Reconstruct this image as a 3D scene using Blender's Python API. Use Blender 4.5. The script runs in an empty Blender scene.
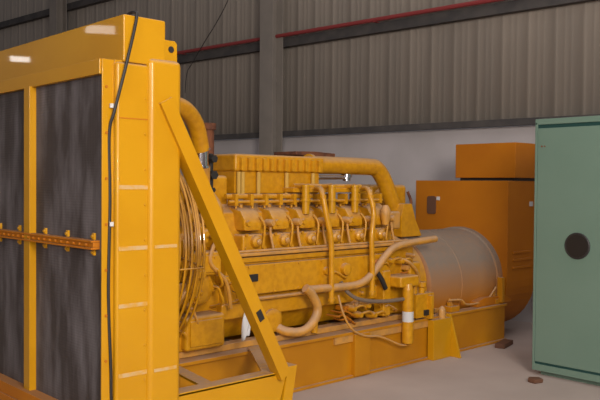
import bpy, bmesh, math, random
from mathutils import Vector, Matrix
random.seed(4)
S = bpy.context.scene
COL = S.collection

# ------------------------------------------------------------------ camera
H = 1.6
yaw, pitch, roll = math.radians(46.8), math.radians(-1.2), math.radians(.45)
f = Vector((math.cos(yaw)*math.cos(pitch), math.sin(yaw)*math.cos(pitch), math.sin(pitch)))
r0 = Vector((math.sin(yaw), -math.cos(yaw), 0)); u0 = r0.cross(f)
r = r0*math.cos(roll) + u0*math.sin(roll); u = u0*math.cos(roll) - r0*math.sin(roll)
cd = bpy.data.cameras.new('camera'); cam = bpy.data.objects.new('camera', cd); COL.objects.link(cam)
M4 = Matrix((r, u, -f)).transposed().to_4x4(); M4.translation = Vector((0, 0, H))
cam.matrix_world = M4
cd.sensor_width = 36; cd.lens = 36*770/600; cd.clip_end = 200
S.camera = cam

# ------------------------------------------------------------------ world, lights, exposure
S.view_settings.view_transform = 'Standard'; S.view_settings.look = 'None'
S.view_settings.exposure = 0.0; S.view_settings.gamma = 1; S.view_settings.use_curve_mapping = False
w = bpy.data.worlds.new('world'); S.world = w; w.use_nodes = True
w.node_tree.nodes['Background'].inputs[0].default_value = (.84, .82, .88, 1)
w.node_tree.nodes['Background'].inputs[1].default_value = .12

def area(name, loc, target, sx, sy, power, color):
    l = bpy.data.lights.new(name, 'AREA'); l.shape = 'RECTANGLE'; l.size = sx; l.size_y = sy
    l.energy = power; l.color = color
    o = bpy.data.objects.new(name, l); COL.objects.link(o); o.location = loc
    o.rotation_euler = (Vector(target)-Vector(loc)).to_track_quat('-Z', 'Y').to_euler()
    return o
area('open_door_daylight', (.3, -2.6, 3.8), (4.8, 4.6, .8), 2.0, 2.4, 480, (1, .94, .86))
area('overhead_fill', (5.0, 1.0, 8.2), (5.0, 1.1, 0), 10, 8, 330, (1, .96, .95))  # added overhead fill for upward faces and floor, no real roof opening
area('camera_flash', (-.12, -.16, 1.72), (4.2, 4.4, 1.3), .10, .5, 50, (1, .95, .90))
area('hall_fill', (-7.0, -1.5, 4.6), (7, 5, 1.2), 4.0, 2.0, 260, (1, .92, .88))  # added fill from the radiator end to lift front faces, no known source
area('high_window_light', (-4.53, 20.35, 4.9), (2, 5, 2), .5, .15, 5, (1, .95, .9))
area('high_window_light', (-5.9, 18.5, 5.64), (2, 5, 2), .75, .22, 7, (1, .95, .9))

# ------------------------------------------------------------------ materials
def mat(name, color, rough=.5, metal=0, coat=0, spec=.5):
    m = bpy.data.materials.new(name); m.use_nodes = True
    b = m.node_tree.nodes['Principled BSDF']
    b.inputs['Base Color'].default_value = (*color, 1); b.inputs['Roughness'].default_value = rough
    b.inputs['Metallic'].default_value = metal; b.inputs['Coat Weight'].default_value = coat
    b.inputs['Specular IOR Level'].default_value = spec
    return m
def noise_mix(m, c1, c2, scale=3, detail=6, lo=.4, hi=.62, stretch=(1, 1, 1), bump=0):
    n = m.node_tree.nodes; L = m.node_tree.links; b = n['Principled BSDF']
    tc = n.new('ShaderNodeTexCoord'); mp = n.new('ShaderNodeMapping'); mp.inputs['Scale'].default_value = stretch
    nz = n.new('ShaderNodeTexNoise'); nz.inputs['Scale'].default_value = scale; nz.inputs['Detail'].default_value = detail
    mr = n.new('ShaderNodeMapRange'); mr.inputs['From Min'].default_value = lo; mr.inputs['From Max'].default_value = hi
    mx = n.new('ShaderNodeMix'); mx.data_type = 'RGBA'
    mx.inputs['A'].default_value = (*c1, 1); mx.inputs['B'].default_value = (*c2, 1)
    L.new(tc.outputs['Object'], mp.inputs[0]); L.new(mp.outputs[0], nz.inputs['Vector'])
    L.new(nz.outputs['Fac'], mr.inputs['Value']); L.new(mr.outputs[0], mx.inputs['Factor'])
    L.new(mx.outputs['Result'], b.inputs['Base Color'])
    if bump:
        bp = n.new('ShaderNodeBump'); bp.inputs['Strength'].default_value = bump; bp.inputs['Distance'].default_value = .01
        L.new(nz.outputs['Fac'], bp.inputs['Height']); L.new(bp.outputs[0], b.inputs['Normal'])
    return m, mx
def paint(name, c1, c2, dust=(.32, .22, .17), amount=.8, rough=.35, n0=.35, n1=.95, coat=.12, scale=2.5, patch=.55, dscale=20):
    """enamel paint, slightly uneven, with dust settled on faces that point up"""
    m = mat(name, c1, rough, 0, coat, .35)
    m, mx = noise_mix(m, c1, c2, scale, 5)
    n = m.node_tree.nodes; L = m.node_tree.links; b = n['Principled BSDF']
    g = n.new('ShaderNodeNewGeometry'); sp = n.new('ShaderNodeSeparateXYZ'); L.new(g.outputs['Normal'], sp.inputs[0])
    mr = n.new('ShaderNodeMapRange'); mr.inputs['From Min'].default_value = n0; mr.inputs['From Max'].default_value = n1
    L.new(sp.outputs['Z'], mr.inputs['Value'])
    nz = n.new('ShaderNodeTexNoise'); nz.inputs['Scale'].default_value = dscale; nz.inputs['Detail'].default_value = 6
    r2 = n.new('ShaderNodeMapRange'); r2.inputs['From Min'].default_value = .3; r2.inputs['From Max'].default_value = .55
    r2.inputs['To Min'].default_value = patch; L.new(nz.outputs['Fac'], r2.inputs['Value'])
    mu = n.new('ShaderNodeMath'); mu.operation = 'MULTIPLY'; L.new(mr.outputs[0], mu.inputs[0]); L.new(r2.outputs[0], mu.inputs[1])
    m2 = n.new('ShaderNodeMath'); m2.operation = 'MULTIPLY'; m2.inputs[1].default_value = amount; L.new(mu.outputs[0], m2.inputs[0])
    x2 = n.new('ShaderNodeMix'); x2.data_type = 'RGBA'; x2.inputs['B'].default_value = (*dust, 1)
    L.new(mx.outputs['Result'], x2.inputs['A']); L.new(m2.outputs[0], x2.inputs['Factor'])
    L.new(x2.outputs['Result'], b.inputs['Base Color'])
    r3 = n.new('ShaderNodeMapRange'); r3.inputs['To Min'].default_value = rough; r3.inputs['To Max'].default_value = .85
    L.new(m2.outputs[0], r3.inputs['Value']); L.new(r3.outputs[0], b.inputs['Roughness'])
    return m
Y1, Y2 = (.53, .252, .004), (.50, .230, .003)
MY = paint('yellow_enamel', Y1, Y2, rough=.36, coat=.22)
ME = paint('yellow_engine_paint', (.58, .265, .007), (.50, .215, .006), dust=(.40, .26, .16), scale=22, rough=.33, n0=.15, amount=.85)
MK2 = paint('skid_enamel_dimmed', (.50, .205, .005), (.43, .165, .004), dust=(.34, .24, .18), rough=.45, coat=0)  # darker orange puts the weaker light along the skid into the colour
MO = paint('orange_alternator_paint', (.47, .150, .002), (.43, .132, .002), dust=(.25, .15, .09), rough=.6, amount=.6, coat=0)
MD = paint('dusty_alternator_paint', (.50, .18, .01), (.46, .16, .01), dust=(.225, .17, .13), rough=.6, n0=-.35, n1=.45, amount=1.0, coat=0, scale=2, patch=.9)
MS = paint('dusty_pipe_paint', (.60, .27, .03), (.42, .2, .04), dust=(.42, .27, .17), rough=.4, n0=-.2, n1=.6, amount=.8, scale=12)
MSL = mat('light_yellow_tube', (.55, .33, .07), .3)
MR = mat('rusty_iron', (.16, .05, .02), .85); noise_mix(MR, (.17, .055, .02), (.09, .03, .015), 14)
MG = mat('green_cabinet_paint', (.135, .212, .165), .45); noise_mix(MG, (.122, .192, .148), (.134, .205, .16), 1.6)
MGD = mat('dark_green_recess', (.006, .045, .04), .6)
MK = mat('black_rubber', (.02, .017, .016), .5)
MGR = mat('grey_hose_rubber', (.17, .12, .085), .6)
MCH = mat('chrome', (.72, .70, .72), .18, 1)
MW = mat('white_paper', (.55, .53, .52), .8)
MTP = mat('pale_masking_residue', (.60, .36, .16), .8); noise_mix(MTP, (.52, .34, .15), (.54, .27, .03), 22)
MRD = mat('red_pipe_paint', (.26, .035, .035), .5)
MST = mat('dark_girt_steel', (.062, .056, .055), .6, spec=.2); noise_mix(MST, (.062, .056, .055), (.085, .075, .07), 5)
MCL = mat('column_paint', (.15, .125, .11), .6); noise_mix(MCL, (.24, .205, .175), (.21, .18, .155), 3)
MWD = mat('brown_wood', (.12, .05, .025), .8)
MGL = mat('dark_window_glass', (.022, .019, .017), .3, spec=.25)
MWH = mat('white_masonry_paint', (.36, .31, .30), .85); noise_mix(MWH, (.47, .425, .425), (.42, .38, .375), 1.3, 8)
MSH = mat('beige_sheet_metal', (.2, .17, .145), .5); noise_mix(MSH, (.34, .29, .245), (.30, .258, .22), 1.2, 6, stretch=(1, 3, .3))
MFL = mat('concrete_floor', (.3, .24, .2), .8); noise_mix(MFL, (.42, .34, .305), (.33, .265, .235), .9, 10, .35, .68, bump=.15)
MCO = mat('radiator_core_fins', (.06, .05, .05), .65)
def core_nodes():
    n = MCO.node_tree.nodes; L = MCO.node_tree.links; b = n['Principled BSDF']
    tc = n.new('ShaderNodeTexCoord')
    nz = n.new('ShaderNodeTexNoise'); nz.inputs['Scale'].default_value = 2.6; nz.inputs['Detail'].default_value = 9; mp = n.new('ShaderNodeMapping'); mp.inputs['Scale'].default_value = (1, 3.2, .8); L.new(tc.outputs['Object'], mp.inputs[0])
    mr = n.new('ShaderNodeMapRange'); mr.inputs['From Min'].default_value = .42; mr.inputs['From Max'].default_value = .75
    mx = n.new('ShaderNodeMix'); mx.data_type = 'RGBA'
    mx.inputs['A'].default_value = (.050, .038, .035, 1); mx.inputs['B'].default_value = (.165, .145, .15, 1)
    L.new(mp.outputs[0], nz.inputs['Vector']); L.new(nz.outputs['Fac'], mr.inputs['Value']); L.new(mr.outputs[0], mx.inputs['Factor'])
    L.new(mx.outputs['Result'], b.inputs['Base Color'])
    bp = None
    for axis, sc in (('Y', 110.), ('Z', 130.)):
        wv = n.new('ShaderNodeTexWave'); wv.bands_direction = axis; wv.inputs['Scale'].default_value = sc/6.28
        L.new(tc.outputs['Object'], wv.inputs['Vector'])
        b2 = n.new('ShaderNodeBump'); b2.inputs['Strength'].default_value = .3; b2.inputs['Distance'].default_value = .002
        L.new(wv.outputs['Fac'], b2.inputs['Height'])
        if bp: L.new(bp.outputs[0], b2.inputs['Normal'])
        bp = b2
    L.new(bp.outputs[0], b.inputs['Normal'])
core_nodes()

# ------------------------------------------------------------------ mesh helpers
class MB:
    def __init__(s): s.bm = bmesh.new()
    def box(s, x0, x1, y0, y1, z0, z1, bev=0, rot=None):
        t = bmesh.new(); bmesh.ops.create_cube(t, size=1)
        for v in t.verts: v.co = Vector(((x0+x1)/2+v.co.x*(x1-x0), (y0+y1)/2+v.co.y*(y1-y0), (z0+z1)/2+v.co.z*(z1-z0)))
        if bev: bmesh.ops.bevel(t, geom=t.edges[:], offset=bev, segments=3 if bev > .012 else 2, affect='EDGES', profile=.5)
        if rot is not None:
            c = Vector(((x0+x1)/2, (y0+y1)/2, (z0+z1)/2)); bmesh.ops.rotate(t, verts=t.verts, cent=c, matrix=rot)
        s.join(t); return s
    def join(s, t):
        me = bpy.data.meshes.new('tmp'); t.to_mesh(me); t.free(); s.bm.from_mesh(me); bpy.data.meshes.remove(me)
    def prism(s, pts, axis, a, b, bev=0):
        t = bmesh.new()
        def mk(p, k):
            return {'x': (k, p[0], p[1]), 'y': (p[0], k, p[1]), 'z': (p[0], p[1], k)}[axis]
        A = [t.verts.new(mk(p, a)) for p in pts]; B = [t.verts.new(mk(p, b)) for p in pts]
        t.faces.new(A); t.faces.new(B[::-1]); n = len(pts)
        for i in range(n): t.faces.new((A[i], B[i], B[(i+1) % n], A[(i+1) % n]))
        bmesh.ops.recalc_face_normals(t, faces=t.faces)
        if bev: bmesh.ops.bevel(t, geom=t.edges[:], offset=bev, segments=2, affect='EDGES', profile=.5)
        s.join(t); return s
    def tube(s, pts, rad, n=12, close=False, smooth=0, rads=None):
        pts = [Vector(p) for p in pts]
        if smooth:
            out = []
            P = pts; N = len(P)
            for i in range(N-1):
                p0, p1, p2, p3 = P[max(i-1, 0)], P[i], P[i+1], P[min(i+2, N-1)]
                for k in range(smooth):
                    t = k/smooth
                    out.append(.5*((2*p1)+(p2-p0)*t+(2*p0-5*p1+4*p2-p3)*t*t+(3*p1-p0-3*p2+p3)*t**3))
            out.append(P[-1]); pts = out
        t = bmesh.new(); rings = []; N = len(pts); nrm = None
        for i, p in enumerate(pts):
            a = pts[(i-1) % N] if (i or close) else pts[0]; b = pts[(i+1) % N] if (i < N-1 or close) else pts[-1]
            d = (b-a).normalized()
            if nrm is None:
                nrm = d.cross(Vector((0, 0, 1)))
                if nrm.length < .1: nrm = d.cross(Vector((1, 0, 0)))
            nrm = (nrm-d*nrm.dot(d)).normalized(); bi = d.cross(nrm)
            rr = rads[i] if rads else rad
            rings.append([t.verts.new(p+(nrm*math.cos(q)+bi*math.sin(q))*rr) for q in [2*math.pi*j/n for j in range(n)]])
        M = N if close else N-1
        for i in range(M):
            A, B = rings[i], rings[(i+1) % N]
            for j in range(n): t.faces.new((A[j], A[(j+1) % n], B[(j+1) % n], B[j]))
        if not close: t.faces.new(rings[0][::-1]); t.faces.new(rings[-1])
        bmesh.ops.recalc_face_normals(t, faces=t.faces)
        s.join(t); return s
    def cyl(s, a, b, rad, n=20, r2=None):
        return s.tube([a, b], rad, n, rads=[rad, rad if r2 is None else r2])
    def lathe(s, c, axis, prof, n=32):
        """prof: list of (distance along axis, radius)"""
        d = {'x': Vector((1, 0, 0)), 'y': Vector((0, 1, 0)), 'z': Vector((0, 0, 1))}[axis]
        t = bmesh.new(); a1 = Vector((0, 0, 1)) if axis != 'z' else Vector((1, 0, 0)); a2 = d.cross(a1); c = Vector(c); rings = []
        for h, rr in prof:
            rings.append([t.verts.new(c+d*h+(a1*math.cos(q)+a2*math.sin(q))*rr) for q in [2*math.pi*j/n for j in range(n)]])
        for A, B in zip(rings, rings[1:]):
            for j in range(n): t.faces.new((A[j], A[(j+1) % n], B[(j+1) % n], B[j]))
        t.faces.new(rings[0][::-1]); t.faces.new(rings[-1])
        bmesh.ops.recalc_face_normals(t, faces=t.faces)
        s.join(t); return s
    def hexbolt(s, p, axis, rad, h, sgn=-1):
        p = Vector(p); d = {'x': Vector((1, 0, 0)), 'y': Vector((0, 1, 0)), 'z': Vector((0, 0, 1))}[axis]*sgn
        return s.tube([p, p+d*h], rad, 6)
    def build(s, name, m, parent=None, ang=35, label=None):
        me = bpy.data.meshes.new(name); bmesh.ops.remove_doubles(s.bm, verts=s.bm.verts, dist=1e-6)
        for fc in s.bm.faces: fc.smooth = True
        s.bm.to_mesh(me); s.bm.free(); me.set_sharp_from_angle(angle=math.radians(ang))
        me.materials.append(m)
        o = bpy.data.objects.new(name, me); COL.objects.link(o)
        wn = o.modifiers.new('weighted_normals', 'WEIGHTED_NORMAL'); wn.keep_sharp = True; wn.weight = 90
        if parent is not None:
            o.parent = parent; o.matrix_parent_inverse = parent_inv(parent)
        if label: o['label'] = label
        return o
def parent_inv(p):
    M = Matrix.Identity(4); q = p
    chain = []
    while q: chain.append(q); q = q.parent
    for q in reversed(chain): M = M @ q.matrix_parent_inverse @ Matrix.LocRotScale(q.location, q.rotation_euler, q.scale)
    return M.inverted()
def empty(name, loc, label, cat, group=None):
    o = bpy.data.objects.new(name, None); COL.objects.link(o); o.location = loc; o['label'] = label; o['category'] = cat
    if group: o['group'] = group
    return o
def tag(o, label, cat, group=None):
    o['label'] = label; o['category'] = cat
    if group: o['group'] = group
    return o
def struct(o): o['kind'] = 'structure'; return o
def dup(o, d):
    c = o.copy(); COL.objects.link(c); c.location = o.location+Vector(d); c.parent = o.parent
    c.matrix_parent_inverse = o.matrix_parent_inverse.copy()
    return c

# ------------------------------------------------------------------ setting: floor, wall
m = MB(); m.box(-9, 14, -9, 30, -.2, 0); struct(m.build('floor', MFL))
# the back wall runs a few degrees off square to the machine
WA = math.radians(5)
def wallobj(o): o.location = (8.1, 4.88, 0); o.rotation_euler = (0, 0, WA); return o   # local x = into the wall, y = along
m = MB(); m.box(0, .25, -14, 25, 0, 2.3); o = struct(wallobj(m.build('wall_back', MWH)))
# corrugated sheet above
pts = []; y = -14.0; pitchw = .33
while y < 25:
    for dy, d in ((0, 0), (.02, -.010), (.04, -.010), (.06, 0), (.165, 0), (.173, -.002), (.187, -.002), (.195, 0), (.24, 0), (.248, -.002), (.262, -.002), (.27, 0)):
        pts.append((y+dy, d+.04))
    y += pitchw
bm = bmesh.new()
A = [bm.verts.new((d, yy, 2.38)) for yy, d in pts]; B = [bm.verts.new((d, yy, 8.5)) for yy, d in pts]
for i in range(len(A)-1): bm.faces.new((A[i], A[i+1], B[i+1], B[i]))
m = MB(); m.join(bm); o = m.build('wall_back', MSH, ang=10)
sd = o.modifiers.new('thickness', 'SOLIDIFY'); sd.thickness = .004; struct(wallobj(o))
def girt(z, n, h=.065):
    m = MB(); m.box(-.09, .0, -14, 25, z-h, z+h, .004); m.box(-.10, -.09, -14, 25, z-h, z-h+.02)
    struct(wallobj(m.build(n, MST)))
girt(2.345, 'trim_1', .04); girt(3.70, 'trim_2'); girt(5.10, 'trim_3'); girt(6.55, 'trim_4')
for cy, n in ((3.83, 'trim_5'), (9.75, 'trim_6'), (-3.4, 'trim_7')):
    m = MB(); x0 = -.34
    m.box(x0, x0+.02, cy-.13, cy+.13, 0, 8.5); m.box(-.13, -.11, cy-.13, cy+.13, 0, 8.5); m.box(x0+.02, -.13, cy-.01, cy+.01, 0, 8.5)
    struct(wallobj(m.build(n, MCL)))
m = MB(); m.tube([(-.13, -14, 3.80), (-.13, 25, 3.80)], .028, 10)
for i in range(-6, 12): m.box(-.16, -.0, i*2.0-.02, i*2.0+.02, 3.765, 3.775)
tag(wallobj(m.build('pipe', MRD)), 'thin red pipe running along the top of the upper wall girt', 'pipe')
# hanging cable against the wall
m = MB(); m.tube([(-.2, 4.3, 5.3), (-.2, 4.81, 4.48), (-.2, 5.11, 4.13), (-.2, 5.35, 3.9), (-.2, 5.65, 3.59), (-.2, 5.80, 3.42), (-.18, 5.87, 3.1)], .006, 6, smooth=5)
tag(wallobj(m.build('cable', MK)), 'thin loose cable hanging down the metal wall behind the radiator', 'cable')

# ------------------------------------------------------------------ generator set
G = empty('generator_set', (4.5, 4.9, 0), 'large yellow diesel generator set with radiator, engine and alternator on a steel skid', 'generator')
YR = 3.6          # near side of the radiator
YC = 4.9          # centre line
# --- skid
m = MB()
for s in (0, 1):
    a, b = (4.30, 4.42) if s == 0 else (5.38, 5.50)
    m.box(2.45, 6.98, a, b, .36, .385, .004); m.box(2.45, 6.98, a, b, 0, .022, .004)
    q = 4.33 if s == 0 else 5.45
    m.box(2.45, 6.98, q, q+.02, .02, .37)
for x in (2.6, 3.7, 4.9, 6.1, 6.9): m.box(x, x+.08, 4.34, 5.46, .05, .36)
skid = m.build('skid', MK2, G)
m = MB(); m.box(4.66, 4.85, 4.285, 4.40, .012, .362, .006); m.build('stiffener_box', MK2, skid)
m = MB(); m.box(2.5, 6.0, 4.42, 4.52, .385, .43, .004); m.build('deck_rail', MS, skid)
m = MB(); m.box(4.45, 5.9, 4.31, 4.34, .30, .37, .004); m.build('deck_edge', MS, skid)
# lifting bracket on the near rail
m = MB(); m.box(5.66, 5.93, 4.24, 4.31, .0, .37, .006)
m.prism([(4.14, .0), (4.31, .0), (4.31, .40), (4.26, .40)], 'x', 5.93, 5.955, .003)
lb = m.build('lifting_bracket', MY, skid)
m = MB(); m.lathe((5.83, 4.275, .36), 'z', [(0, .035), (.08, .035), (.10, .025), (.12, .01)], 14); m.build('bracket_cap', MS, skid)
# outrigger that carries the radiator brace
m = MB(); m.prism([(2.30, .16), (3.20, .16), (3.28, .41), (2.30, .41)], 'y', YR, YR+.02, .003)
m.box(2.30, 3.27, YR, YR+.10, .395, .415, .003); m.box(2.30, 3.20, YR, YR+.10, .16, .18, .003)
m.prism([(3.27, YR+.02), (3.45, 3.96), (3.72, 4.33), (3.56, 4.33), (3.14, YR+.08), (2.88, YR+.05), (2.88, YR+.02)], 'z', .396, .41)
m.prism([(2.68, YR+.05), (2.77, YR+.05), (2.90, 4.34), (2.81, 4.34)], 'z', .385, .40)
m.box(2.46, 3.0, YR+.1, 4.3, .10, .14)
outr = m.build('outrigger', MY, skid)
m = MB(); m.prism([(3.22, .12), (3.30, .12), (3.36, .44), (3.28, .44)], 'y', YR-.01, YR+.16, .004); m.build('end_plate', MY, skid)

# --- radiator
m = MB()
m.box(2.06, 2.262, YR, YR+.06, .02, 2.235, .018)                     # side channel, front half
m.box(2.245, 2.46, YR-.022, YR+.10, .02, 2.275, .034)                 # side channel, rear half
m.box(2.06, 2.46, 6.10, 6.20, .02, 2.26, .015)
m.box(2.07, 2.44, YR+.05, 6.15, .02, .12, .006)
m.box(1.995, 2.075, YR+.032, YR+.044, .02, 2.245, .004)                 # core frame upright, near
m.box(1.985, 2.06, 6.11, 6.17, .02, 2.245, .004)
m.box(1.985, 2.08, YR+.045, 6.15, 2.165, 2.245, .004)                   # core frame top rail
rad = m.build('radiator', MY, G)
m = MB(); m.box(2.10, 2.362, YR, 6.20, 2.235, 2.488, .012)
m.box(2.06, 2.40, YR+.02, 6.18, 2.225, 2.245, .003); m.build('top_tank', MY, rad)
m = MB(); m.box(1.93, 1.98, YR+.09, 6.12, .225, .275, .003); m.box(1.94, 2.06, YR+.09, 6.12, .275, .345, .004); m.build('bottom_rail', MO, rad)
m = MB(); m.box(2.012, 2.36, YR+.042, 6.1, .13, 2.2); m.build('radiator_core', MCO, rad, label='dusty dark grey fin core')
for y in (4.50, 5.36):
    m = MB(); m.box(1.97, 2.025, y-.04, y+.04, .30, 2.17, .003); m.build('mullion', MY, rad)
m = MB(); m.box(1.96, 2.03, YR+.085, 6.1, 1.245, 1.255, .002); m.box(1.972, 2.03, YR+.085, 6.1, 1.255, 1.283, .003); m.box(1.96, 2.03, YR+.085, 6.1, 1.283, 1.293, .002)
for i in range(34): m.hexbolt((1.972, YR+.15+i*.072, 1.269), 'x', .008, .012)
bar = m.build('middle_bar', MO, rad)
for y in (3.74, 4.04, 4.32, 4.68, 4.98, 5.3, 5.6, 5.9):
    for z0, z1 in ((1.293, 1.33), (1.21, 1.245)):
        m = MB(); m.box(2.0, 2.022, y-.012, y+.012, z0, z1, .003); m.hexbolt((2.0, y, (z0+z1)/2), 'x', .009, .008); m.build('bar_clip', MY, rad)
m = MB(); m.hexbolt((2.018, YR+.033, 2.1), 'y', .008, .008); bt = m.build('bolt', MO, rad)
for i in range(1, 9): dup(bt, (0, 0, -.24*i))
m = MB(); m.hexbolt((2.235, YR+.002, 2.05), 'y', .007, .008); bt = m.build('rivet', MY, rad)
for i in range(1, 10): dup(bt, (0, 0, -.19*i))
for z, x1 in ((1.575, 2.24), (1.25, 2.425), (.945, 2.25), (.575, 2.425)):
    m = MB(); m.box(2.075, 2.25, YR-.0025, YR+.002, z-.011, z+.011)
    if x1 > 2.3: m.box(2.28, x1, YR-.0245, YR+.002, z-.007, z+.011)
    m.build('tape_strip', MTP, rad, label='pale scuffed strip across the side panel')
m = MB(); m.box(2.075, 2.25, YR-.003, YR, 1.937, 1.943); m.build('panel_seam', MO, rad)
m = MB(); m.prism([(2.37, 2.27), (2.47, 2.27), (2.47, 2.38), (2.455, 2.395), (2.39, 2.395), (2.385, 2.38)], 'y', YR+.05, YR+.07, .003); lug = m
lug.build('lifting_lug', MY, rad)
m = MB(); m.cyl((2.428, YR+.045, 2.345), (2.428, YR+.06, 2.345), .018, 14); m.build('lug_hole', MK, rad)
# brace
a, b = Vector((2.34, YR-.03, 2.05)), Vector((3.235, YR-.03, .39))
d = (b-a).normalized(); nn = Vector((d.z, 0, -d.x))
hw = .043
def q(p, s): v = p+nn*s; return (v.x, v.z)
m = MB(); m.prism([q(a, -hw), q(b, -hw), q(b, hw), q(a, hw)], 'y', YR-.045, YR-.035, .002)
m.prism([q(a, -hw), q(b, -hw), q(b, -hw+.01), q(a, -hw+.01)], 'y', YR-.04, YR+.04, .002)
m.prism([q(a, hw-.01), q(b, hw-.01), q(b, hw), q(a, hw)], 'y', YR-.04, YR+.04, .002)
brace = m.build('diagonal_brace', MY, rad)
m = MB(); c = a+(b-a)*.735
m.prism([q(c, -.02), q(c+d*.07, -.02), q(c+d*.07, .02), q(c, .02)], 'y', YR-.051, YR-.044, .002); m.build('brace_patch', MK, rad, label='black rubber patch on the brace')
# fan shroud, guard and fan
zc = 1.17
m = MB(); m.lathe((2.44, YC, zc), 'x', [(0, 1.0), (.02, 1.0), (.06, .86), (.12, .86)], 48); m.build('fan_shroud', MY, rad)
m = MB()
def ring(x, R, t=.009):
    m.tube([(x, YC+R*math.cos(k), zc+R*math.sin(k)) for k in [2*math.pi*i/64 for i in range(64)]], t, 5, close=True)
for i in range(6): ring(2.74+.048*i, .82)
for i in range(1, 11): ring(2.98+.008*min(i, 4), .82-.055*i)
for k in range(6):
    an = 2*math.pi*k/6+.15
    m.tube([(2.50, YC+.825*math.cos(an), zc+.825*math.sin(an)), (2.98, YC+.825*math.cos(an), zc+.825*math.sin(an)), (3.02, YC+.3*math.cos(an), zc+.3*math.sin(an))], .006, 5)
m.build('fan_guard', ME, rad)
m = MB(); m.cyl((2.62, YC, zc), (2.80, YC, zc), .13)
for k in range(8):
    an = 2*math.pi*k/8
    R1 = Matrix.Rotation(an, 4, 'X') @ Matrix.Rotation(.6, 4, 'Z')
    t = bmesh.new(); bmesh.ops.create_cube(t, size=1)
    for v in t.verts: v.co = Vector((v.co.x*.012, v.co.y*(.16+.1*(v.co.z+.5)), .12+(v.co.z+.5)*.64))
    bmesh.ops.rotate(t, verts=t.verts, cent=(0, 0, 0), matrix=Matrix.Rotation(.6, 3, 'Z'))
    bmesh.ops.rotate(t, verts=t.verts, cent=(0, 0, 0), matrix=Matrix.Rotation(an, 3, 'X'))
    bmesh.ops.translate(t, verts=t.verts, vec=(2.70, YC, zc)); m.join(t)
m.build('fan', MO, rad)

# --- engine
m = MB()
m.prism([(4.62, .43), (5.18, .43), (5.35, .75), (5.42, 1.0), (5.42, 1.1), (4.42, 1.1), (4.42, .95), (4.46, .70)], 'x', 3.42, 5.45, .012)     # crankcase
m.prism([(4.52, 1.08), (5.32, 1.08), (5.22, 1.40), (5.1, 1.45), (4.72, 1.45), (4.58, 1.38)], 'x', 3.45, 5.40, .01)                             # vee
m.box(3.16, 3.46, 4.50, 5.30, .60, 1.30, .03)                                                                                        # front timing case
m.box(3.40, 5.46, 4.44, 4.54, .60, .72, .015)
eng = m.build('engine', ME, G)
m = MB(); m.box(3.52, 5.2, 4.375, 4.43, .775, 1.0, .012)
for i in range(7): m.hexbolt((3.6+i*.25, 4.377, .985), 'y', .011, .01); m.hexbolt((3.6+i*.25, 4.377, .79), 'y', .011, .01)
m.build('side_cover', ME, eng)
m = MB(); m.box(3.40, 5.50, 4.36, 4.47, 1.065, 1.09, .006); m.build('ledge_rail', MS, eng)
m = MB(); m.box(3.42, 5.45, 4.39, 4.46, 1.015, 1.055, .01); m.build('water_manifold', ME, eng)
# six cylinder heads with rocker covers on the near bank
m = MB(); cx = 3.70
m.box(cx-.115, cx+.115, 4.43, 4.66, 1.09, 1.22, .02)
m.prism([(4.44, 1.24), (4.68, 1.24), (4.72, 1.40), (4.64, 1.425), (4.50, 1.40), (4.45, 1.33)], 'x', cx-.09, cx+.09, .028)
for s in (-.085, .085): m.hexbolt((cx+s, 4.435, 1.115), 'y', .016, .02); m.hexbolt((cx+s, 4.435, 1.215), 'y', .013, .02)
m.lathe((cx, 4.42, 1.165), 'y', [(-.035, .03), (-.02, .045), (.03, .05)], 14)
m.lathe((cx-.05, 4.47, 1.3), 'y', [(-.04, .02), (-.02, .028), (.03, .03)], 10)
m.tube([(cx+.06, 4.45, 1.35), (cx+.07, 4.40, 1.28), (cx+.06, 4.41, 1.12)], .009, 6, smooth=3)
m.hexbolt((cx, 4.60, 1.41), 'z', .018, .03, 1)
for s in (-.08, .08): m.hexbolt((cx+s, 4.56, 1.41), 'z', .010, .02, 1)
hd = m.build('cylinder_head', ME, eng)
for i in range(1, 6): dup(hd, (i*.284, 0, 0))
m = MB(); m.lathe((3.70, 4.375, 1.165), 'y', [(-.008, .012), (0, .022), (.02, .022)], 14); pl = m.build('head_plug', MS, eng)
for i in range(1, 6): dup(pl, (i*.284, 0, 0))
# front lump left of the heads
m = MB(); m.lathe((3.38, 4.46, 1.18), 'y', [(-.10, .06), (-.08, .085), (.05, .09), (.08, .11), (.2, .11)], 20)
m.tube([(3.38, 4.5, 1.25), (3.40, 4.5, 1.4), (3.42, 4.62, 1.5), (3.45, 4.75, 1.52)], .045, 12, smooth=4); m.build('water_outlet', ME, eng)
# rail band over the heads
m = MB(); m.tube([(3.55, 4.60, 1.50), (4.45, 4.60, 1.50)], .022, 10); m.tube([(3.55, 4.56, 1.46), (5.3, 4.56, 1.46)], .012, 8)
for i in range(12): m.box(3.6+i*.15, 3.63+i*.15, 4.54, 4.64, 1.43, 1.52, .004)
m.build('fuel_rail', ME, eng)
# aftercooler
m = MB(); m.box(3.70, 4.62, 4.68, 5.12, 1.52, 1.70, .012); ac = m.build('aftercooler', ME, eng)
m = MB(); m.box(3.69, 4.66, 4.66, 5.14, 1.69, 1.83, .022)
for i in range(12): m.box(3.73+i*.076, 3.76+i*.076, 4.63, 4.665, 1.70, 1.80, .006)
m.build('aftercooler_cover', ME, eng)
for x in (3.72, 3.76, 3.92, 4.22, 4.52):
    m = MB(); m.tube([(x, 4.655, 1.50), (x, 4.655, 1.69)], .016, 10); m.build('drain_tube', MSL, eng)
m = MB(); m.box(3.40, 3.66, 4.70, 5.10, 1.38, 1.66, .03); m.lathe((3.40, 4.9, 1.55), 'x', [(-.10, .09), (0, .11)], 20); m.build('thermostat_housing', ME, eng)
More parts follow.
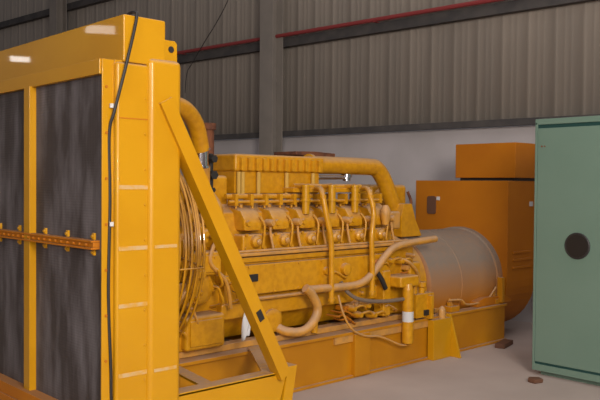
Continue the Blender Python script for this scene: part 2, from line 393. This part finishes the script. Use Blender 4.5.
# vertical risers between air manifold and heads
for x in (4.26, 4.56, 4.84):
    m = MB(); m.tube([(x, 4.47, 1.36), (x, 4.47, 1.575)], .032, 14); m.lathe((x, 4.47, 1.575), 'z', [(0, .036), (.018, .036), (.024, .02)], 14); m.lathe((x, 4.47, 1.47), 'z', [(-.01, .042), (.01, .042)], 14)
    m.build('riser_tube', MY, eng)
m = MB(); m.tube([(4.24, 4.6, 1.58), (5.05, 4.6, 1.58)], .022, 12); m.box(4.2, 5.1, 4.55, 4.75, 1.53, 1.57, .008)
for x in (4.26, 4.56, 4.84): m.tube([(x, 4.48, 1.585), (x, 4.6, 1.58)], .02, 10)
m.build('riser_manifold', ME, eng)
for x, xb, zb in ((4.345, 4.40, .655), (4.915, 4.89, .665)):
    m = MB(); m.tube([(x+.06, 4.50, 1.565), (x+.03, 4.42, 1.56), (x, 4.36, 1.50), (x+.01, 4.33, 1.35), (xb-.01, 4.31, 1.16), (xb, 4.31, .9), (xb, 4.31, zb)], .023, 12, smooth=6)
    for zz in (1.5, zb+.02): m.lathe((x+.0 if zz > 1 else xb, 4.36 if zz > 1 else 4.31, zz), 'z', [(-.012, .03), (.012, .03)], 12)
    m.build('breather_tube', ME, eng)
# air pipe across the top, down to the adapter
m = MB()
m.tube([(4.58, 4.8, 1.765), (5.36, 4.8, 1.765), (5.50, 4.8, 1.74), (5.60, 4.8, 1.64), (5.68, 4.8, 1.50), (5.76, 4.8, 1.36), (5.84, 4.8, 1.22)], .078, 20, smooth=6)
m.lathe((4.60, 4.8, 1.765), 'x', [(0, .095), (.03, .095)], 20)
m.build('charge_air_pipe', ME, eng)
m = MB(); m.lathe((5.02, 4.74, 1.69), 'z', [(-.06, .035), (-.03, .035), (-.03, .05), (.0, .05)], 14); m.tube([(4.60, 4.72, 1.655), (4.96, 4.72, 1.66)], .018, 8); m.build('sensor_fitting', MCH, eng, label='bright metal fitting under the top pipe')
m = MB(); m.prism([(5.70, 1.10), (6.02, 1.10), (5.92, 1.26), (5.86, 1.42), (5.74, 1.42), (5.70, 1.3)], 'y', 4.66, 4.94, .012); m.build('turbo_adapter', ME, eng)
m = MB(); m.lathe((5.98, 5.12, 1.44), 'y', [(-.13, .06), (-.12, .14), (-.04, .17), (.04, .17), (.14, .14)], 28)
m.tube([(5.98, 5.0, 1.44), (5.86, 4.98, 1.5), (5.72, 5.05, 1.5)], .06, 12, smooth=4); m.box(5.66, 6.2, 5.0, 5.3, 1.05, 1.60, .04); m.build('turbocharger', ME, eng)
m = MB(); m.tube([(6.12, 4.93, 1.53), (6.14, 4.9, 1.42), (6.08, 4.9, 1.30), (6.0, 4.9, 1.27)], .015, 8, smooth=5); m.build('oil_line', MR, eng)
m = MB(); m.lathe((5.16, 4.40, 1.33), 'z', [(-.08, .03), (0, .045), (.05, .045), (.09, .02)], 14); m.box(5.28, 5.42, 4.44, 4.6, 1.2, 1.36, .02); m.build('governor', MS, eng)
# rusty exhaust flange lying on top
m = MB(); m.prism([(4.66, 1.86), (5.16, 1.845), (5.16, 1.885), (4.9, 1.895), (4.66, 1.89)], 'y', 5.02, 5.32, .004); m.box(4.7, 4.9, 5.05, 5.3, 1.6, 1.86); m.build('exhaust_flange', MR, eng, label='rusty brown exhaust flange on top')
m = MB(); m.lathe((3.62, 4.92, 1.80), 'z', [(0, .05), (.22, .05), (.22, .065), (.27, .065)], 18); m.build('exhaust_stub', MR, eng, label='rusty brown stub behind the hose')
# front gear train clutter
m = MB(); m.lathe((3.10, YC, 1.17), 'x', [(-.22, .10), (-.2, .2), (-.12, .2), (-.12, .12), (.08, .12)], 28)
m.lathe((3.10, 4.62, .82), 'x', [(-.10, .09), (-.02, .09), (-.02, .05), (.08, .05)], 24)
m.lathe((3.10, YC, .66), 'x', [(-.14, .22), (-.04, .22), (-.04, .1), (.08, .1)], 28); m.build('pulley', ME, eng)
m = MB(); m.lathe((3.18, 4.50, .86), 'y', [(-.13, .05), (-.10, .11), (-.02, .12), (-.02, .15), (.05, .15)], 24)
for k in range(8): m.hexbolt((3.18+.13*math.cos(k*.785), 4.482, .86+.13*math.sin(k*.785)), 'y', .011, .012)
m.build('water_pump', ME, eng)
m = MB(); m.box(3.08, 3.34, 4.36, 4.5, .95, 1.12, .018); m.box(3.12, 3.30, 4.345, 4.365, .975, 1.095, .006)
for dx in (0, .11): 
    for dz in (0, .09): m.hexbolt((3.155+dx, 4.347, .99+dz), 'y', .010, .01)
m.tube([(3.05, 4.42, 1.1), (3.02, 4.38, 1.25), (3.12, 4.4, 1.42), (3.3, 4.5, 1.5)], .03, 10, smooth=5)
m.build('gear_cover', ME, eng)
m = MB(); m.box(3.02, 3.36, 4.34, 4.55, .44, .68, .025); m.box(3.05, 3.33, 4.325, 4.345, .47, .65, .01); m.box(2.9, 3.1, 4.4, 4.6, .43, .60, .02)
m.build('front_support', ME, eng)
m = MB(); m.tube([(2.98, 4.45, .62), (2.96, 4.35, .78), (3.05, 4.32, .95), (3.02, 4.34, 1.12)], .018, 8, smooth=5)
m.tube([(3.4, 4.40, 1.3), (3.30, 4.36, 1.22), (3.22, 4.34, 1.05), (3.36, 4.34, .9), (3.42, 4.36, .7)], .014, 8, smooth=5)
m.build('coolant_line', MS, eng)
for k in range(9):
    x = 3.02+.05*k
    m = MB(); m.box(x, x+.03, 4.40+.015*(k % 2), 4.47, 1.13+.05*(k % 3), 1.26+.06*(k % 2), .006); m.hexbolt((x+.015, 4.42, 1.22), 'y', .012, .02); m.build('bracket', ME, eng)
# small fittings, clips and lines that crowd the front end and the side
rg = random.Random(7)
for k in range(26):
    x = 2.98+rg.random()*.46; z = .50+rg.random()*.85; yy = 4.33+rg.random()*.08; t_ = rg.choice(('box', 'plug', 'elbow'))
    m = MB(); s_ = .018+rg.random()*.022
    if t_ == 'box':
        m.box(x-s_, x+s_, yy, 4.5, z-s_*.8, z+s_*.8, .006); m.hexbolt((x, yy, z), 'y', .010, .012)
    elif t_ == 'plug': m.lathe((x, yy+.02, z), 'y', [(-.03, s_*.6), (-.02, s_), (.0, s_), (.0, s_*1.3), (.1, s_*1.3)], 12)
    else: m.tube([(x, 4.5, z), (x, yy, z), (x+.02, yy-.01, z-.04), (x+.05, yy, z-.12), (x+.05, 4.5, z-.16)], .010, 7, smooth=4)
    m.build({'box': 'clamp', 'plug': 'pipe_fitting', 'elbow': 'oil_line'}[t_], rg.choice((ME, ME, MS)), eng)
for k in range(22):
    x = 4.45+rg.random()*1.1; z = .46+rg.random()*.52; yy = 4.35+rg.random()*.06; t_ = rg.choice(('box', 'plug', 'elbow', 'elbow'))
    m = MB(); s_ = .015+rg.random()*.02
    if t_ == 'box':
        m.box(x-s_, x+s_, yy, 4.5, z-s_*.8, z+s_*.8, .006); m.hexbolt((x, yy, z), 'y', .010, .012)
    elif t_ == 'plug': m.lathe((x, yy+.02, z), 'y', [(-.03, s_*.6), (-.02, s_), (.0, s_), (.0, s_*1.3), (.1, s_*1.3)], 12)
    else: m.tube([(x, 4.5, z), (x, yy, z), (x+.04, yy-.01, z+.01), (x+.16, yy, z-.05), (x+.20, 4.5, z-.06)], .009, 7, smooth=4)
    m.build({'box': 'clamp', 'plug': 'pipe_fitting', 'elbow': 'oil_line'}[t_], rg.choice((ME, MS, MO)), eng)
m = MB(); m.tube([(3.50, 4.40, .74), (4.6, 4.40, .735)], .014, 8); m.build('oil_line', MS, eng)
m = MB(); m.tube([(3.50, 4.38, 1.10), (5.45, 4.38, 1.10)], .010, 8); m.build('fuel_line', MS, eng)
for k in range(6):
    m = MB(); m.lathe((3.84+k*.284, 4.40, 1.30), 'y', [(-.02, .02), (0, .03), (.06, .03)], 12); m.tube([(3.84+k*.284, 4.42, 1.30), (3.84+k*.284, 4.41, 1.2), (3.85+k*.284, 4.39, 1.10)], .010, 7); m.build('injector_line', MS, eng)
# long coolant pipe low on the side
m = MB()
m.tube([(5.80, 4.34, 1.10), (5.45, 4.34, 1.08), (5.22, 4.34, 1.05), (5.08, 4.33, .98), (4.90, 4.32, .84), (4.74, 4.32, .77), (4.5, 4.32, .765), (4.16, 4.32, .775)], .032, 14, smooth=6)
m.build('coolant_pipe', MS, eng)
m = MB(); m.tube([(4.12, 4.32, .79), (4.18, 4.31, .74), (4.235, 4.30, .62), (4.19, 4.30, .52), (4.10, 4.33, .455), (3.98, 4.38, .46), (3.92, 4.44, .50)], .036, 14, smooth=6); m.build('oil_drain_elbow', MS, eng)
m = MB(); m.lathe((3.88, 4.50, .55), 'y', [(-.1, .05), (-.08, .09), (.06, .10)], 18); m.box(3.72, 4.0, 4.44, 4.58, .47, .62, .03); m.build('oil_pan_boss', ME, eng)
m = MB(); m.lathe((4.30, 4.40, .46), 'z', [(-.05, .03), (.03, .03), (.05, .015)], 12); m.build('drain_plug', ME, eng)
m = MB(); m.lathe((4.62, 4.36, .90), 'y', [(-.03, .03), (-.02, .05), (.05, .055)], 14); m.build('inspection_plug', ME, eng)
m = MB(); m.lathe((4.40, 4.36, .90), 'y', [(-.01, .03), (.05, .04)], 12); m.build('inspection_plug', ME, eng)
m = MB(); m.box(3.60, 3.68, 4.362, 4.38, .875, .93, .004); m.build('nameplate', MK, eng, label='small black plate on the side cover')
# filter, hoses, rear clutter
m = MB(); m.lathe((5.31, 4.26, .20), 'z', [(0, .03), (.01, .045), (.03, .05), (.47, .05), (.49, .045), (.53, .035)], 20); fl = m.build('fuel_filter', ME, eng)
m = MB(); m.lathe((5.31, 4.26, .40), 'z', [(0, .0508), (.09, .0508)], 20); m.build('filter_label', MW, eng, label='white label around the filter')
m = MB(); m.box(5.2, 5.46, 4.25, 4.5, .70, .80, .02); m.box(5.10, 5.2, 4.36, 4.48, .45, .85, .015); m.box(5.25, 5.55, 4.42, 4.52, .45, .75, .02)
m.lathe((5.50, 4.34, .42), 'z', [(0, .025), (.30, .025), (.32, .04), (.36, .04)], 12); m.build('filter_mount', ME, eng)
m = MB(); m.tube([(4.55, 4.35, .80), (4.62, 4.32, .70), (4.75, 4.30, .64), (5.0, 4.28, .605), (5.28, 4.27, .60)], .016, 10, smooth=6); m.build('fuel_hose', MGR, eng, label='grey rubber hose')
m = MB(); m.tube([(4.50, 4.33, .70), (4.52, 4.29, .55), (4.60, 4.27, .42), (4.75, 4.265, .345), (4.95, 4.265, .31), (5.2, 4.265, .21), (5.30, 4.265, .19)], .009, 8, smooth=6); m.build('drain_line', MS, eng)
m = MB(); m.tube([(4.98, 4.34, .86), (5.04, 4.33, .78), (5.10, 4.34, .70)], .022, 8); m.build('rubber_hose', MK, eng)
for i, (x, z) in enumerate(((4.72, .56), (4.80, .50), (4.9, .57), (4.98, .48), (5.02, .9), (5.2, .93), (5.34, .92))):
    m = MB(); m.lathe((x, 4.40, z), 'y', [(-.06, .02), (-.03, .03), (.04, .034)], 12); m.tube([(x, 4.37, z), (x+.1, 4.35, z+.02), (x+.18, 4.38, z-.03)], .010, 7, smooth=4); m.build('pipe_fitting', ME, eng)
m = MB(); m.box(5.40, 5.66, 4.46, 5.34, .40, 1.06, .05); m.lathe((5.64, YC, .64), 'x', [(0, .50), (.05, .50), (.06, .47), (.17, .47)], 48)
for k in range(28): m.hexbolt((5.64, YC+.485*math.cos(k*.2244), .64+.485*math.sin(k*.2244)), 'x', .011, .014)
m.build('flywheel_housing', ME, eng)
m = MB(); m.box(5.46, 5.72, 4.28, 4.42, .40, .62, .012); m.box(5.62, 5.66, 4.24, 4.4, .385, .60, .005); m.lathe((5.58, 4.32, .62), 'z', [(0, .03), (.05, .03), (.06, .045), (.1, .045)], 12); m.box(5.46, 5.62, 4.36, 4.44, .66, .9, .02); m.build('rear_mount', ME, eng)
m = MB(); m.box(5.56, 5.70, 4.262, 4.30, .42, .47, .004); m.build('mount_bush', MK, eng)
m = MB(); m.tube([(5.3, 4.38, .95), (5.42, 4.33, .90), (5.56, 4.34, .76), (5.56, 4.36, .5)], .014, 8, smooth=5); m.build('sensor_line', MS, eng)
# upper radiator hose and clamp
m = MB(); m.tube([(2.46, 4.3, 2.13), (2.72, 4.34, 2.13), (3.02, 4.42, 2.12), (3.20, 4.5, 2.02), (3.29, 4.55, 1.84)], .062, 18, smooth=6); m.build('upper_hose', ME, eng)
m = MB(); m.tube([(3.29, 4.56, 1.85), (3.30, 4.57, 1.72)], .058, 18); m.lathe((3.29, 4.56, 1.84), 'z', [(0, .072), (.015, .072)], 18); m.lathe((3.30, 4.57, 1.71), 'z', [(0, .068), (.015, .068)], 18); m.build('hose_coupling', MCH, eng, label='shiny chrome coupling')
m = MB(); m.tube([(3.30, 4.57, 1.72), (3.34, 4.62, 1.55), (3.45, 4.7, 1.48)], .07, 16, smooth=5); m.build('hose_elbow', MS, eng)
m = MB(); m.box(3.41, 3.44, 4.60, 4.65, 1.52, 1.82, .008); m.hexbolt((3.42, 4.60, 1.78), 'y', .03, .04); m.hexbolt((3.42, 4.60, 1.66), 'y', .035, .04); m.hexbolt((3.42, 4.60, 1.55), 'y', .02, .03); m.build('hose_bracket', MK, eng)

# --- alternator
m = MB(); pr = [(4.32, 1.65), (5.52, 1.65)]+[(YC+.02+.60*math.cos(k), .60+.57*math.sin(k)) for k in [-math.pi*i/24 for i in range(25)]]
m.prism(pr, 'x', 7.0, 7.56, .006)
alt = m.build('alternator', MO, G)
m = MB(); m.lathe((5.80, YC, .62), 'x', [(0, .47), (.02, .51), (.50, .515), (.503, .519), (.52, .519), (.523, .515), (1.11, .515), (1.12, .53), (1.20, .53)], 64); m.build('stator_barrel', MD, alt, label='dusty grey-brown barrel')
m = MB(); m.tube([(6.05, 4.36, .50), (6.22, 4.34, .49), (6.30, 4.33, .44), (6.55, 4.35, .43), (6.75, 4.37, .46), (6.86, 4.36, .56)], .010, 8, smooth=5); m.build('earth_cable', MS, alt)
for x in (6.05, 6.82): 
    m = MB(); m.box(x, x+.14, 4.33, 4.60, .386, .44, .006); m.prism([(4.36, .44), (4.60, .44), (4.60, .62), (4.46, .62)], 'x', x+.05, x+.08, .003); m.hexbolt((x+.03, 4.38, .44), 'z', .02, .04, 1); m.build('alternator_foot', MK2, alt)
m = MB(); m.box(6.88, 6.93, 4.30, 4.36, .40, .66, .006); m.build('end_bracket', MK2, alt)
m = MB(); m.prism([(6.50, .386), (7.12, .386), (7.12, .41), (7.0, .47), (6.62, .47), (6.50, .44)], 'y', 4.34, 4.50, .006); m.build('mounting_pad', MO, alt)
m = MB(); m.box(7.10, 7.60, 4.30, 5.05, 1.68, 2.05, .008); tb = m.build('terminal_box', MO, alt)
m = MB(); m.box(7.14, 7.56, 4.34, 5.01, 1.65, 1.68); m.build('box_gasket', MK, alt)
m = MB()
pr = []
for cxx, czz, a0 in ((5.325, 1.45, 0), (5.255, 1.45, 90), (5.255, 1.30, 180), (5.325, 1.30, 270)):
    for k in range(5):
        an = math.radians(a0+22.5*k); pr.append((cxx+.025*math.cos(an), czz+.025*math.sin(an)))
m.prism(pr, 'x', 6.988, 7.0, .002); m.build('inspection_window', MWD, alt, label='small dark rounded window')
m = MB(); m.box(6.996, 7.0, 5.18, 5.225, 1.43, 1.47); m.build('sticker', MW, alt, label='small white sticker')
m = MB(); m.box(7.42, 7.49, 4.316, 4.32, 1.38, 1.43); m.build('rating_plate', MW, alt, label='small pale plate on the side')
m = MB()
for z in (.9, .82, .74): m.box(7.1, 7.45, 4.308, 4.32, z-.012, z+.012, .003)
m.build('louvre', MO, alt)

# ------------------------------------------------------------------ loose things on the machine
m = MB(); m.tube([(2.16, YR+.06, 2.50), (2.16, YR+.0, 2.503), (2.165, YR-.022, 2.47), (2.10, YR-.03, 2.22), (2.05, YR+.0, 1.98), (2.035, YR+.03, 1.85), (2.04, YR+.03, 1.5), (2.03, YR+.025, 1.1), (2.035, YR+.03, .9), (2.045, YR+.025, .62), (2.05, YR+.03, .45), (2.055, YR+.02, .1), (2.06, YR-.0, .03)], .0085, 8, smooth=8)
cb = m.build('cable', MK); tag(cb, 'black cable hanging down the near edge of the yellow radiator', 'cable')
for z in (1.99, 1.37):
    m = MB(); m.cyl((2.045, YR+.022, z), (2.045, YR+.022, z+.022), .012, 10); m.build('cable_tie', MW, cb, label='pale tie around the cable')
m = MB()
t = bmesh.new(); gx, gz = 7, 9; V = []
for j in range(gz):
    row = []
    for i in range(gx):
        uu, vv = i/(gx-1), j/(gz-1)
        row.append(t.verts.new((3.44+.11*uu*(1-.45*vv)-.03*vv, 4.22+.018*math.sin(uu*7+vv*3), .70-.21*vv+.03*uu)))
    V.append(row)
for j in range(gz-1):
    for i in range(gx-1): t.faces.new((V[j][i], V[j+1][i], V[j+1][i+1], V[j][i+1]))
m.join(t); o = m.build('paper_tag', MW, ang=80); o.modifiers.new('thickness', 'SOLIDIFY').thickness = .003
tag(o, 'crumpled white paper tag hanging low beside the diagonal brace', 'paper')
m = MB(); m.tube([(3.52, 4.225, .71), (3.50, 4.30, .78), (3.46, 4.4, .82)], .003, 5); m.build('string', MK, o)
m = MB(); m.box(6.58, 6.86, 4.12, 4.22, 0, .045, .006, rot=Matrix.Rotation(.25, 3, 'Z')); tag(m.build('wood_block', MWD), 'dark wooden block on the floor beside the skid end', 'wood')
m = MB(); m.prism([(5.62, 3.20), (5.70, 3.17), (5.74, 3.23), (5.68, 3.29), (5.63, 3.27)], 'z', 0, .035, .008); tag(m.build('debris', MWD), 'brown lump of debris on the floor before the green cabinet', 'debris')

# ------------------------------------------------------------------ green control cabinet
C0 = empty('control_cabinet', (6.3, 2.5, 0), 'tall pale green steel cabinet with a round dark window standing on the floor', 'cabinet')
x0, ya, yb = 5.9, 3.39, 1.55
m = MB(); m.box(x0+.02, 6.75, yb, ya, .06, 2.155, .008); m.box(x0+.06, 6.7, yb+.05, ya-.05, 0, .06); m.build('body', MG, C0)
m = MB()
m.box(x0, x0+.025, yb, ya, 2.112, 2.16, .004)
m.box(x0, x0+.025, yb, ya, .04, .095, .004)
m.box(x0, x0+.025, ya-.022, ya, .09, 2.13, .004); m.box(x0, x0+.025, yb, yb+.022, .09, 2.13, .004); m.build('front_frame', MG, C0)
dr = MB(); dr.box(x0+.002, x0+.024, yb+.026, ya-.024,   .115, 2.082, .004); door = dr.build('door', MG, C0)
m = MB(); m.box(x0+.012, x0+.022, yb+.022, ya-.022, 2.075, 2.115); m.build('top_groove', MGD, C0, label='dark green shadow gap above the door')
m = MB(); m.box(x0+.012, x0+.022, yb+.022, ya-.022, .093, .118); m.build('bottom_groove', MGD, C0, label='dark green shadow gap below the door')
m = MB(); m.lathe((x0+.004, 2.998, 1.115), 'x', [(-.012, .095), (-.014, .10), (-.010, .108), (0, .108)], 36); wr = m.build('window_ring', MK, door)
m = MB(); m.lathe((x0+.004, 2.998, 1.115), 'x', [(-.0165, .05), (-.015, .092), (0, .092)], 36); m.build('round_window', MGL, door, label='round dark glass window')
m = MB(); m.hexbolt((x0+.002, 3.325, 1.93), 'x', .008, .008); m.hexbolt((x0+.002, 3.30, 1.93), 'x', .006, .006); m.build('screw', MR, door)
